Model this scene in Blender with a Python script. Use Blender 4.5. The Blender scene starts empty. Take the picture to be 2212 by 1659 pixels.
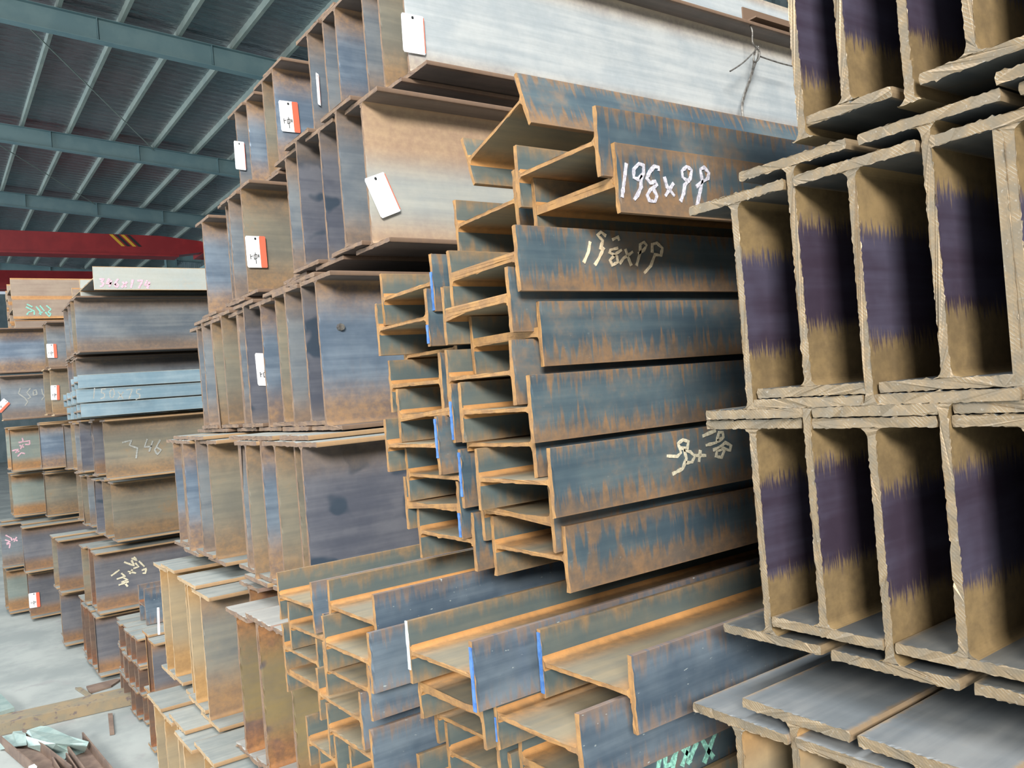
import bpy, bmesh, math, random
from mathutils import Vector, Matrix
random.seed(7)
S = bpy.context.scene
C = S.collection
D = bpy.data
PI = math.pi
# ------------------------------------------------------------------ camera
F_PX, CX, CY = 1783.0, 1106.0, 829.5
EYE = Vector((0, 0, 1.47))
AX = Vector((0.57805716, 0.05273854, 0.81429022))
AY = Vector((0.81187549, 0.06299034, -0.58042261))
AZ = Vector((-0.08190306, 0.99661972, -0.00640511))
ROT = Matrix((AX, AY, AZ))                     # camera axes -> world
cam = D.objects.new('camera', D.cameras.new('camera'))
C.objects.link(cam)
cam.matrix_world = Matrix.Translation(EYE) @ ROT.to_4x4()
cam.data.sensor_width = 36.0
cam.data.lens = F_PX / 2212.0 * 36.0
cam.data.clip_start = 0.05
cam.data.clip_end = 300
S.camera = cam
# ------------------------------------------------------------------ world, daylight, exposure
W = D.worlds.new('overcast_sky'); S.world = W; W.use_nodes = True
bg = W.node_tree.nodes['Background']
bg.inputs[0].default_value = (0.80, 0.90, 1.0, 1)
bg.inputs[1].default_value = 0.42
S.view_settings.view_transform = 'Standard'
S.view_settings.look = 'None'
S.view_settings.gamma = 1
S.view_settings.exposure = 0.55
S.view_settings.use_curve_mapping = False
S.cycles.use_denoising = True
S.cycles.max_bounces = 6
S.cycles.diffuse_bounces = 2
S.cycles.sample_clamp_indirect = 6

def area(name, loc, target, sx, sy, power, col):
    l = D.lights.new(name, 'AREA'); l.shape = 'RECTANGLE'; l.size = sx; l.size_y = sy
    l.energy = power; l.color = col
    o = D.objects.new(name, l); C.objects.link(o)
    o.location = loc
    o.rotation_euler = (Vector(target) - Vector(loc)).to_track_quat('-Z', 'Y').to_euler()
    return o
# the wide open side of the shed, high on the right behind the camera
area('shed_opening_daylight', (9.5, -7.6, 6.6), (-1.6, 1.2, 1.3), 4.6, 3.0, 2650, (1.0, 0.965, 0.91))
# added fill lamps with no visible source: one low, two overhead
area('ceiling_fill', (-26.0, -13.6, 3.2), (-26.0, 4.0, 7.2), 30.0, 5.0, 3000, (0.82, 0.93, 1.0))  # added to brighten the ceiling and the far end faces
area('aisle_top_fill', (-6.5, -2.2, 8.7), (-6.5, -2.2, 0), 1.6, 9.0, 430, (0.94, 0.98, 1.0))  # added top light that lifts the aisle floor
area('front_top_fill', (-1.2, -1.6, 8.6), (-1.2, -1.6, 0), 1.6, 7.0, 460, (0.96, 0.98, 1.0))  # added top light for upward faces of the front stacks

# ------------------------------------------------------------------ helpers
def lin(c):
    return tuple(((x/255.0)/12.92 if x/255.0 <= .04045 else ((x/255.0+.055)/1.055)**2.4) for x in c) + (1,)

def ray(px, py):
    return ROT @ Vector(((px-CX)/F_PX, -(py-CY)/F_PX, -1))
def at_x(px, py, x):
    d = ray(px, py); return EYE + d*((x-EYE.x)/d.x)
def at_y(px, py, y):
    d = ray(px, py); return EYE + d*((y-EYE.y)/d.y)
def at_z(px, py, z):
    d = ray(px, py); return EYE + d*((z-EYE.z)/d.z)

class N:
    def __init__(s, name):
        s.m = D.materials.new(name); s.m.use_nodes = True
        s.t = s.m.node_tree; s.b = s.t.nodes['Principled BSDF']
    def n(s, typ, **kw):
        x = s.t.nodes.new(typ)
        for k, v in kw.items(): setattr(x, k, v)
        return x
    def put(s, sock, v):
        if hasattr(v, 'links'): s.t.links.new(v, sock)
        else: sock.default_value = v
    def math(s, op, a, b=0.0, c=None, clamp=False):
        x = s.n('ShaderNodeMath', operation=op); x.use_clamp = clamp
        s.put(x.inputs[0], a); s.put(x.inputs[1], b)
        if c is not None: s.put(x.inputs[2], c)
        return x.outputs[0]
    def mix(s, f, a, b, mode='MIX'):
        x = s.n('ShaderNodeMix', data_type='RGBA', blend_type=mode)
        s.put(x.inputs[0], f); s.put(x.inputs[6], a); s.put(x.inputs[7], b)
        return x.outputs[2]
    def noise(s, vec, scale, detail=3, rough=.55):
        x = s.n('ShaderNodeTexNoise'); s.put(x.inputs['Vector'], vec)
        x.inputs['Scale'].default_value = scale; x.inputs['Detail'].default_value = detail
        x.inputs['Roughness'].default_value = rough
        return x.outputs[0]
    def step(s, v, a, b):          # smooth 0..1 between a and b
        x = s.n('ShaderNodeMapRange', interpolation_type='SMOOTHSTEP')
        s.put(x.inputs[0], v); s.put(x.inputs[1], a); s.put(x.inputs[2], b)
        return x.outputs[0]
    def comb(s, x, y, z=0.0):
        c = s.n('ShaderNodeCombineXYZ')
        s.put(c.inputs[0], x); s.put(c.inputs[1], y); s.put(c.inputs[2], z)
        return c.outputs[0]
    def attr(s, name):
        a = s.n('ShaderNodeAttribute', attribute_type='OBJECT', attribute_name=name)
        return a.outputs['Fac']
    def bump(s, h, strength, dist=.001):
        b = s.n('ShaderNodeBump'); b.inputs['Strength'].default_value = strength
        b.inputs['Distance'].default_value = dist
        s.put(b.inputs['Height'], h); s.put(s.b.inputs['Normal'], b.outputs[0])

def steel(name, c1, c2, r1, r2, lo=.12, hi=.08, soft=.12, k1=.12, k2=.25, patch=.62, rough=.5, metal=.25, fine=90, speck=.0, dark=None, dark_t=.66, drip=.25, ms=.9):
    """rolled steel: mill scale between rusty edges; v runs 0..1 across the plate, u along it in metres"""
    m = N(name)
    uvn = m.n('ShaderNodeUVMap'); sep = m.n('ShaderNodeSeparateXYZ'); m.put(sep.inputs[0], uvn.outputs[0])
    seed = m.attr('seed'); wid = m.attr('wid'); tone = m.attr('tone')
    u = m.math('ADD', sep.outputs[0], m.math('MULTIPLY', seed, 3.7)); v = sep.outputs[1]
    vw = m.math('MULTIPLY', v, wid)
    P = m.comb(u, vw, m.math('MULTIPLY', seed, 5.1))
    nA = m.noise(P, 5, 4, .6); nB = m.noise(P, 55, 6, .65)
    st = m.noise(m.comb(u, m.math('MULTIPLY', vw, .10), seed), fine, 3, .6)       # streaks across the plate
    lg = m.noise(m.comb(m.math('MULTIPLY', u, .05), vw, seed), 38, 4, .6)          # rolling marks along it
    e = m.math('ADD', m.math('MULTIPLY', m.math('SUBTRACT', st, .5), k1*1.6), m.math('MULTIPLY', m.math('SUBTRACT', nA, .5), k2*1.3))
    e = m.math('SUBTRACT', e, tone)
    v2 = m.math('SUBTRACT', 1.0, v)
    a = m.math('SUBTRACT', 1.0, m.step(m.math('ADD', v, e), lo-soft*.3, lo+soft*1.2))
    b = m.math('SUBTRACT', 1.0, m.step(m.math('ADD', v2, e), hi-soft*.3, hi+soft*1.2))
    dr = m.step(st, .54, .68)
    a = m.math('MAXIMUM', a, m.math('MULTIPLY', m.math('MULTIPLY', dr, drip), m.math('SUBTRACT', 1.0, m.step(v, lo*.5, lo+.42))))
    b = m.math('MAXIMUM', b, m.math('MULTIPLY', m.math('MULTIPLY', dr, drip), m.math('SUBTRACT', 1.0, m.step(v2, hi*.5, hi+.34))))
    p = m.step(m.math('ADD', m.math('MULTIPLY', nA, .75), m.math('MULTIPLY', nB, .25)), patch-.08, patch+.1)
    mask = m.math('MAXIMUM', m.math('MULTIPLY', m.math('MAXIMUM', a, b), ms), m.math('MULTIPLY', p, .5))
    sc = m.mix(m.step(m.math('ADD', m.math('MULTIPLY', nA, .65), m.math('MULTIPLY', lg, .35)), .38, .62), lin(c1), lin(c2))
    if dark:
        nD = m.noise(P, 8, 2, .4)
        sc = m.mix(m.step(nD, dark_t, dark_t+.05), sc, lin(dark))
    rc = m.mix(m.step(m.math('ADD', m.math('MULTIPLY', nB, .5), m.math('MULTIPLY', nA, .5)), .36, .66), lin(r1), lin(r2))
    edge = m.math('SUBTRACT', 1.0, m.step(m.math('MINIMUM', v, v2), .0, .035))
    rc = m.mix(m.math('MULTIPLY', edge, .6), rc, lin(r2))
    col = m.mix(mask, sc, rc)
    g = m.math('ADD', .78, m.math('MULTIPLY', m.math('ADD', lg, m.math('MULTIPLY', nB, .6)), .30))
    g = m.math('MULTIPLY', g, m.math('ADD', 1.0, m.math('MULTIPLY', m.attr('lum'), 1.0)))
    col = m.mix(1.0, col, m.comb(g, g, g), 'MULTIPLY')
    if speck:
        q = m.noise(m.comb(m.math('MULTIPLY', u, .5), vw, seed), 160, 2, .5)
        col = m.mix(m.math('MULTIPLY', m.step(q, .70, .76), speck), col, lin((175, 185, 185)))
    m.put(m.b.inputs['Base Color'], col)
    m.put(m.b.inputs['Roughness'], m.math('ADD', rough, m.math('MULTIPLY', mask, .82-rough)))
    m.put(m.b.inputs['Metallic'], m.math('MULTIPLY', m.math('SUBTRACT', 1.0, mask), metal))
    m.bump(m.math('ADD', nB, m.math('MULTIPLY', lg, .5)), .15, .001)
    return m.m

def plain(name, c, rough=.6, metal=0.0, c2=None, scale=30, bump=.1, c3=None, emit=0, dist=.002, detail=5):
    m = N(name)
    tc = m.n('ShaderNodeTexCoord'); v = tc.outputs['Object']
    if c2 is None: m.b.inputs['Base Color'].default_value = lin(c)
    else:
        n1 = m.noise(v, scale, detail, .62)
        col = m.mix(m.step(n1, .38, .62), lin(c), lin(c2))
        if c3: col = m.mix(m.step(m.noise(v, scale*2.7, 4, .6), .56, .68), col, lin(c3))
        m.put(m.b.inputs['Base Color'], col)
        if bump: m.bump(n1, bump, dist)
    m.b.inputs['Roughness'].default_value = rough; m.b.inputs['Metallic'].default_value = metal
    if emit:
        m.b.inputs['Emission Color'].default_value = lin(c); m.b.inputs['Emission Strength'].default_value = emit
    return m.m

def cut_end(name, c, c2, c3, hatch=0.0):
    """flame-cut or sheared end face"""
    m = N(name); tc = m.n('ShaderNodeTexCoord'); v = tc.outputs['Object']
    seed = m.attr('seed')
    vv = m.n('ShaderNodeVectorMath', operation='ADD'); m.put(vv.inputs[0], v); m.put(vv.inputs[1], m.comb(seed, seed, seed))
    v = vv.outputs[0]
    n1 = m.noise(v, 28, 4, .6); n2 = m.noise(v, 260, 4, .6)
    col = m.mix(m.step(n1, .40, .60), lin(c), lin(c2))
    col = m.mix(m.step(n2, .58, .74), col, lin(c3))
    h = n2
    if hatch:
        w = m.n('ShaderNodeTexWave', wave_type='BANDS', bands_direction='DIAGONAL'); m.put(w.inputs['Vector'], v)
        w.inputs['Scale'].default_value = 150; w.inputs['Distortion'].default_value = 1.2; w.inputs['Detail'].default_value = 2
        w.inputs['Detail Scale'].default_value = 2
        h = m.math('ADD', m.math('MULTIPLY', n2, .4), m.math('MULTIPLY', w.outputs['Fac'], .7))
        col = m.mix(m.math('MULTIPLY', m.math('MULTIPLY', m.step(w.outputs['Fac'], .82, .98), m.step(n1, .5, .62)), .55), col, lin((178, 174, 162)))
        m.b.inputs['Metallic'].default_value = .35
        m.b.inputs['Roughness'].default_value = .5
    else:
        m.b.inputs['Roughness'].default_value = .8
    m.put(m.b.inputs['Base Color'], col)
    m.bump(h, .22 if hatch else .3, .0006 if hatch else .001)
    return m.m

M = {}
RB, RO = (104, 78, 56), (178, 118, 56)
M['fl198'] = steel('rusty_teal_flange', (74, 92, 104), (98, 114, 120), (100, 84, 68), (146, 108, 66), lo=0.16, hi=-0.02, soft=.2, k1=0.85, k2=0.14, patch=0.57, rough=.42, metal=.22, speck=.12, drip=0.7, ms=0.8)
M['in198'] = steel('rusty_inner_steel', (82, 96, 98), (100, 106, 100), (112, 98, 76), (156, 120, 76), lo=0.02, hi=0.0, soft=.2, k1=0.4, k2=.25, patch=.64, rough=.6, metal=.1, fine=60, ms=0.75)
M['web198'] = steel('dusty_orange_web', (122, 118, 104), (142, 130, 106), (140, 108, 72), (190, 136, 76), lo=.07, hi=.04, soft=.22, k1=.02, k2=.12, patch=.66, rough=.75, metal=.0, drip=0)
M['blue198'] = steel('blue_scaled_flange', (80, 96, 112), (116, 130, 142), (108, 94, 84), (136, 108, 84), lo=0.02, hi=0.02, soft=.2, k1=0.6, k2=0.2, patch=.66, rough=.4, metal=.25, speck=.9, drip=.5, ms=0.75)
M['webM'] = steel('blue_grey_web', (104, 114, 124), (128, 134, 138), (108, 92, 80), (140, 110, 80), lo=.12, hi=.08, soft=.2, k1=.03, k2=.14, patch=.68, rough=.5, metal=.15, ms=.8)
M['webM_dark'] = steel('stained_dark_web', (84, 88, 100), (106, 108, 116), (96, 86, 80), (118, 100, 82), lo=.01, hi=.12, soft=.12, k1=.03, k2=.12, patch=.72, rough=.5, metal=.15, dark=(60, 72, 86), dark_t=.54, ms=.7, drip=.05)
M['webM_brown'] = steel('brown_grey_web', (112, 110, 100), (130, 124, 108), (110, 92, 74), (148, 112, 72), lo=.14, hi=.08, soft=.24, k1=.03, k2=0.14, patch=.62, rough=.6, metal=.05, ms=0.8)
M['webM_blue'] = steel('bright_blue_web', (98, 114, 132), (126, 140, 154), (110, 92, 82), (160, 122, 76), lo=.17, hi=.10, soft=.2, k1=.03, k2=.12, patch=.72, rough=.45, metal=.2, ms=.85)
M['pale'] = steel('pale_bleached_web', (164, 172, 176), (184, 188, 188), (158, 138, 124), (188, 172, 146), lo=.08, hi=.06, soft=.14, k1=.01, k2=.06, patch=.72, rough=.6, metal=.0, ms=.8, drip=0)
M['pale_tan'] = steel('pale_tan_topped_web', (158, 162, 160), (172, 172, 164), (164, 130, 102), (182, 150, 114), lo=.03, hi=.30, soft=.2, k1=.01, k2=0.05, patch=.68, rough=.6, metal=.0, ms=.85, drip=.1)
M['flM'] = steel('brown_flange_plate', (98, 92, 88), (116, 106, 100), (100, 84, 74), (122, 96, 74), lo=.02, hi=.02, soft=.08, k1=.05, k2=.12, patch=.64, rough=.6, metal=.1)
M['flgrey'] = steel('dusty_grey_flange_plate', (124, 130, 128), (146, 148, 142), (140, 118, 92), (164, 128, 86), lo=.004, hi=.004, soft=.015, k1=.005, k2=.01, patch=.76, rough=.68, metal=.05, drip=0)
M['webY'] = steel('ochre_tan_web', (142, 130, 108), (154, 138, 110), (150, 116, 74), (170, 132, 82), lo=.20, hi=.06, soft=.18, k1=.02, k2=.10, patch=.72, rough=.7, metal=.0, drip=.1)
M['webY_grey'] = steel('grey_patched_tan_web', (110, 114, 114), (132, 130, 120), (132, 106, 82), (162, 124, 80), lo=.22, hi=.03, soft=.25, k1=.04, k2=.16, patch=.66, rough=.65, metal=.05)
M['webP'] = steel('mustard_brown_web', (128, 112, 76), (108, 98, 78), (104, 76, 56), (156, 106, 62), lo=.10, hi=.08, soft=.2, k1=.05, k2=.22, patch=.62, rough=.65, metal=.0, dark=(74, 74, 80), dark_t=.55)
M['flP'] = steel('pinkish_grey_flange_plate', (138, 138, 134), (150, 148, 142), (130, 108, 98), (142, 112, 96), lo=.004, hi=.004, soft=.02, k1=.005, k2=.01, patch=.75, rough=.7, metal=.0, drip=0)
M['webN'] = steel('purple_scaled_web', (66, 56, 70), (84, 80, 98), (108, 90, 60), (134, 112, 74), lo=.25, hi=.24, soft=.05, k1=0.16, k2=0.02, patch=.95, rough=.38, metal=.2, fine=260, ms=.95, drip=0)
M['flN'] = steel('dark_grey_flange_plate', (78, 82, 84), (104, 104, 100), (112, 98, 80), (136, 114, 82), lo=.01, hi=.01, soft=.05, k1=.06, k2=.06, patch=.66, rough=.5, metal=.2)
M['flNtop'] = steel('smooth_grey_flange_plate', (118, 124, 128), (144, 146, 146), (130, 112, 90), (150, 124, 90), lo=.005, hi=.005, soft=.04, k1=.06, k2=.06, patch=.68, rough=.42, metal=.2, drip=.1)
M['webR'] = steel('dark_rust_web', (90, 74, 66), (106, 86, 72), (100, 74, 60), (142, 92, 58), lo=.12, hi=.06, soft=.2, k1=.05, k2=.2, patch=.62, rough=.7, metal=.0)
M['webG'] = steel('green_grey_web', (122, 134, 130), (136, 144, 136), (140, 106, 72), (176, 124, 70), lo=.17, hi=.08, soft=.14, k1=.02, k2=.06, patch=.76, rough=.6, metal=.05)
M['webS'] = steel('slate_web', (94, 96, 104), (112, 112, 116), (116, 92, 72), (148, 108, 68), lo=.13, hi=.04, soft=.16, k1=.02, k2=.08, patch=.74, rough=.55, metal=.1)
M['galv'] = steel('fresh_blue_steel', (116, 142, 156), (138, 158, 168), (120, 126, 126), (150, 146, 130), lo=.01, hi=.01, soft=.05, k1=.04, k2=.05, patch=.85, rough=.5, metal=.15)
M['flV'] = steel('brown_side_flange', (138, 120, 106), (150, 134, 118), (170, 122, 74), (188, 140, 88), lo=.10, hi=.04, soft=.06, k1=.01, k2=.03, patch=.76, rough=.65, metal=.0, drip=.05)
M['flW0'] = steel('grey_orange_striped_flange', (170, 172, 164), (162, 168, 164), (184, 142, 90), (192, 150, 98), lo=.01, hi=.01, soft=.03, k1=.02, k2=.04, patch=.66, rough=.6, metal=.0)
M['end198'] = cut_end('orange_brown_cut_end', (142, 108, 72), (166, 126, 78), (184, 142, 88))
M['endM'] = cut_end('dull_brown_cut_end', (116, 96, 82), (132, 108, 86), (152, 126, 104))
M['endY'] = cut_end('pale_ochre_cut_end', (164, 138, 104), (174, 148, 114), (186, 166, 134))
M['endN'] = cut_end('flame_cut_grey_end', (128, 116, 98), (146, 126, 98), (158, 150, 138), hatch=1)
M['chalk_white'] = plain('white_chalk', (214, 212, 222), .95, c2=(170, 168, 178), scale=220, bump=0)
M['chalk_peach'] = plain('peach_chalk', (240, 222, 190), .95, c2=(214, 192, 160), scale=220, bump=0)
M['chalk_cream'] = plain('cream_chalk', (226, 218, 192), .95, c2=(196, 188, 164), scale=220, bump=0)
M['chalk_mint'] = plain('mint_chalk', (150, 214, 196), .95, c2=(110, 160, 148), scale=200, bump=0)
M['chalk_pink'] = plain('pink_chalk', (232, 190, 204), .95, c2=(200, 160, 172), scale=200, bump=0)
M['chalk_grey'] = plain('faint_grey_chalk', (168, 170, 166), .95, c2=(140, 142, 138), scale=200, bump=0)
M['blue_paint'] = plain('blue_paint', (62, 108, 176), .6, c2=(84, 128, 188), scale=90, bump=0)
M['white_paint'] = plain('white_paint', (206, 212, 210), .6, c2=(180, 190, 190), scale=90, bump=0)
M['tag_white'] = plain('tag_white', (252, 250, 250), .4)
M['tag_red'] = plain('tag_coral', (232, 110, 84), .4)
M['ink'] = plain('ink_black', (30, 34, 36), .6)
M['wire'] = plain('galvanised_wire', (150, 148, 142), .4, .6, c2=(110, 104, 98), scale=60)
M['concrete'] = plain('dusty_concrete', (136, 142, 140), .85, c2=(160, 164, 160), scale=1.7, c3=(146, 148, 146), bump=.25, dist=.004, detail=9)
M['timber'] = plain('rough_timber', (112, 88, 60), .85, c2=(136, 108, 76), scale=14)
M['rafter'] = plain('blue_green_painted_steel', (104, 132, 138), .5, c2=(114, 140, 144), scale=2, bump=0)
M['purlin'] = plain('galvanised_purlin', (138, 150, 144), .55, .1, c2=(150, 160, 152), scale=3, bump=0)
M['crane_red'] = plain('crane_red_paint', (150, 36, 40), .45, c2=(136, 30, 36), scale=2, bump=0)
M['crane_yellow'] = plain('crane_yellow_paint', (206, 158, 42), .5)
M['black'] = plain('black_paint', (28, 28, 30), .6)
M['galv_sheet'] = plain('galvanised_sheet', (150, 172, 168), .45, .35, c2=(170, 188, 182), scale=18, bump=.2)
M['scrap'] = plain('scrap_brown_steel', (112, 94, 84), .7, .1, c2=(132, 112, 98), scale=12)
M['scrap_tan'] = plain('tan_scrap_steel', (132, 124, 106), .7, .1, c2=(150, 132, 104), scale=9, c3=(110, 98, 96))
M['clad'] = plain('grey_cladding', (96, 112, 116), .5, .2, c2=(110, 124, 128), scale=2, bump=0)

def foil():
    m = N('crinkled_foil_insulation'); tc = m.n('ShaderNodeTexCoord'); v = tc.outputs['Object']
    sp = m.n('ShaderNodeSeparateXYZ'); m.put(sp.inputs[0], v)
    P = m.comb(m.math('MULTIPLY', sp.outputs[0], 1.0), m.math('MULTIPLY', sp.outputs[1], .22), 0.0)
    n1 = m.noise(P, 9, 3, .6); n2 = m.noise(v, .5, 3, .5)
    col = m.mix(m.step(n2, .35, .65), lin((150, 160, 164)), lin((170, 164, 168)))
    m.put(m.b.inputs['Base Color'], col)
    m.b.inputs['Metallic'].default_value = .85; m.b.inputs['Roughness'].default_value = .24
    m.bump(n1, .9, .05)
    return m.m
M['foil'] = foil()

def add_prop(o, seed, wid, tone=0.0, lum=0.0):
    o['seed'] = float(seed); o['wid'] = float(wid); o['tone'] = float(tone); o['lum'] = float(lum)

def new_obj(name, verts, faces, mats, parent=None, fm=None, uvs=None):
    me = D.meshes.new(name); me.from_pydata(verts, [], faces)
    for m in (mats if isinstance(mats, list) else [mats]): me.materials.append(m)
    if fm:
        for p, i in zip(me.polygons, fm): p.material_index = i
    if uvs is not None:
        lay = me.uv_layers.new(name='UVMap').data
        for l in me.loops: lay[l.index].uv = uvs[l.vertex_index]
    me.validate(); me.update()
    o = D.objects.new(name, me); C.objects.link(o)
    if parent is not None: o.parent = parent
    return o

def tag(o, label=None, cat=None, group=None, kind=None):
    if label: o['label'] = label
    if cat: o['category'] = cat
    if group: o['group'] = group
    if kind: o['kind'] = kind
    return o

def empty(name, loc, rot=(0, 0, 0)):
    o = D.objects.new(name, None); C.objects.link(o); o.location = loc; o.rotation_euler = rot
    o.empty_display_size = .05
    return o

def box_data(x0, x1, y0, y1, z0, z1):
    v = [(x0, y0, z0), (x1, y0, z0), (x1, y1, z0), (x0, y1, z0), (x0, y0, z1), (x1, y0, z1), (x1, y1, z1), (x0, y1, z1)]
    f = [(0, 3, 2, 1), (4, 5, 6, 7), (0, 1, 5, 4), (1, 2, 6, 5), (2, 3, 7, 6), (3, 0, 4, 7)]
    return v, f
def boxes(name, bl, mat, parent=None):
    V, Fc = [], []
    for b in bl:
        v, f = box_data(*b); k = len(V); V += v; Fc += [tuple(i+k for i in q) for q in f]
    return new_obj(name, V, Fc, mat, parent)
def tube(name, pts, r, mat, parent=None, seg=8):
    cu = D.curves.new(name, 'CURVE'); cu.dimensions = '3D'; cu.bevel_depth = r; cu.bevel_resolution = 2; cu.resolution_u = 6
    sp = cu.splines.new('NURBS'); sp.points.add(len(pts)-1); sp.order_u = 3; sp.use_endpoint_u = True
    for i, p in enumerate(pts): sp.points[i].co = (*p, 1)
    o0 = D.objects.new(name, cu); C.objects.link(o0)
    dg = bpy.context.evaluated_depsgraph_get()
    me = D.meshes.new_from_object(o0.evaluated_get(dg)); D.objects.remove(o0); me.name = name
    me.materials.append(mat)
    o = D.objects.new(name, me); C.objects.link(o)
    if parent is not None: o.parent = parent
    return o

# ------------------------------------------------------------------ H-beams
def resample(P, step):
    out = []
    n = len(P)
    for i in range(n):
        a, b = P[i], P[(i+1) % n]
        L = math.hypot(b[0]-a[0], b[1]-a[1]); k = max(1, int(L/step))
        for j in range(k): out.append((a[0]+(b[0]-a[0])*j/k, a[1]+(b[1]-a[1])*j/k))
    return out

def plate_profile(B, tf, c):                     # rounded bar, width along a, thickness along b, centred
    h, t = B/2, tf/2; c = min(c, t*.9)
    return [(-h+c*.3, -t), (h-c*.3, -t), (h, -t+c), (h, t-c), (h-c*.3, t), (-h+c*.3, t), (-h, t-c), (-h, -t+c)]
def web_profile(Hi, tw, r):                      # web with flared root fillets, height along b
    t, h = tw/2, Hi/2; P = []
    arc = [(math.cos(PI/2*k/5), math.sin(PI/2*k/5)) for k in range(6)]
    def corner(sx, sz):
        # from the web face up to the flange underside
        return [(sx*(t + r - r*cx_), sz*(h - r + r*sy_)) for cx_, sy_ in arc]
    P += [(x, z) for x, z in corner(1, -1)][::-1] + corner(1, 1)
    P += [(x, z) for x, z in corner(-1, 1)][::-1] + corner(-1, -1)
    return P

def sweep(name, prof, L, mats, parent, vcoord, seed, amp, step, side, ystart=0.0, outer_guard=None):
    """prismatic plate from y=ystart to y=L with a slightly ragged near end"""
    P = resample(prof, step) if step else prof
    n = len(P); rnd = random.Random(seed*977+13)
    ys = [ystart, ystart+max(.004, amp*3), min(.35, L*.5), L]
    V, U = [], []
    for k, y in enumerate(ys):
        for i, (a, b) in enumerate(P):
            da = db = dy = 0.0
            if k == 0 and amp:
                g = rnd.gauss(0, amp); h = rnd.gauss(0, amp)
                if rnd.random() < .05: g *= 2.5
                da, db, dy = g*.6, g*.8, h
                if outer_guard is not None and b*outer_guard > 0 and abs(b) > .001:
                    db = -abs(db)*.3*(1 if b > 0 else -1)
            aa, bb = a+da, b+db
            V.append((bb, y+dy, aa) if side else (aa, y+dy, bb))
            U.append((y, vcoord(a, b)))
    Fc, Fm = [], []
    for k in range(len(ys)-1):
        for i in range(n):
            j = (i+1) % n
            q = (k*n+i, k*n+j, (k+1)*n+j, (k+1)*n+i)
            Fc.append(q if side else q[::-1]); Fm.append(0)
    c0 = tuple(range(n)); c1 = tuple(range(3*n, 4*n))
    Fc.append(c0[::-1] if side else c0); Fm.append(1)
    Fc.append(c1 if side else c1[::-1]); Fm.append(1)
    o = new_obj(name, V, Fc, mats, parent, Fm, U)
    return o

BEAMS = []
SEED = [1]
def beam(label, group, orient, x, z, y, H=.346, B=.174, tf=.010, tw=.007, L=6.0, web='webM', fl='flM', end='endM',
         tilt=0.0, amp=.0007, step=.012, tone=0.0, lum=0.0, yaw=0.0, r=None, inner=None, fl_recess=(0, 0), web_recess=0, chamfer=.003):
    """upright: x = web plane, z = underside.   side: x = outer face of the right flange, z = web plane"""
    SEED[0] += 1; sd = SEED[0]
    side = orient == 'side'
    r = r if r is not None else B*.06
    if side: org = (x - H/2, y, z)
    else: org = (x, y, z + H/2)
    t = empty('steel_girder', org, (0, -tilt, yaw))
    tag(t, label, 'steel beam', group)
    hh = H/2 - tf/2
    m_f = [M[fl], M[end]]; m_w = [M[web], M[end]]; m_i = [M[inner or fl], M[end]]
    wp = web_profile(H - 2*tf, tw, r)
    if side:
        # swap so that web height runs along x
        w = sweep('web', wp, L, m_w, t, lambda a, b: b/(H-2*tf)+.5, sd, amp, step, True, web_recess)
        fp = plate_profile(B, tf, chamfer)
        for k, s in enumerate((1, -1)):
            f = sweep('flange', [(a, b) for a, b in fp], L, m_f if (s == 1) else m_i, t, lambda a, b: a/B+.5, sd+40*k+3, amp, step, True, fl_recess[k])
            f.location.x = s*hh
            add_prop(f, sd, B, tone, lum)
    else:
        w = sweep('web', wp, L, m_w, t, lambda a, b: b/(H-2*tf)+.5, sd, amp, step, False, web_recess)
        fp = plate_profile(B, tf, chamfer)
        for k, s in enumerate((1, -1)):
            f = sweep('flange', fp, L, m_f, t, lambda a, b: a/B+.5, sd+40*k+3, amp, step, False, fl_recess[k])
            f.location.z = s*hh
            add_prop(f, sd, B, 0, lum)
    add_prop(w, sd, H, tone, lum)
    BEAMS.append(t)
    return t

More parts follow.
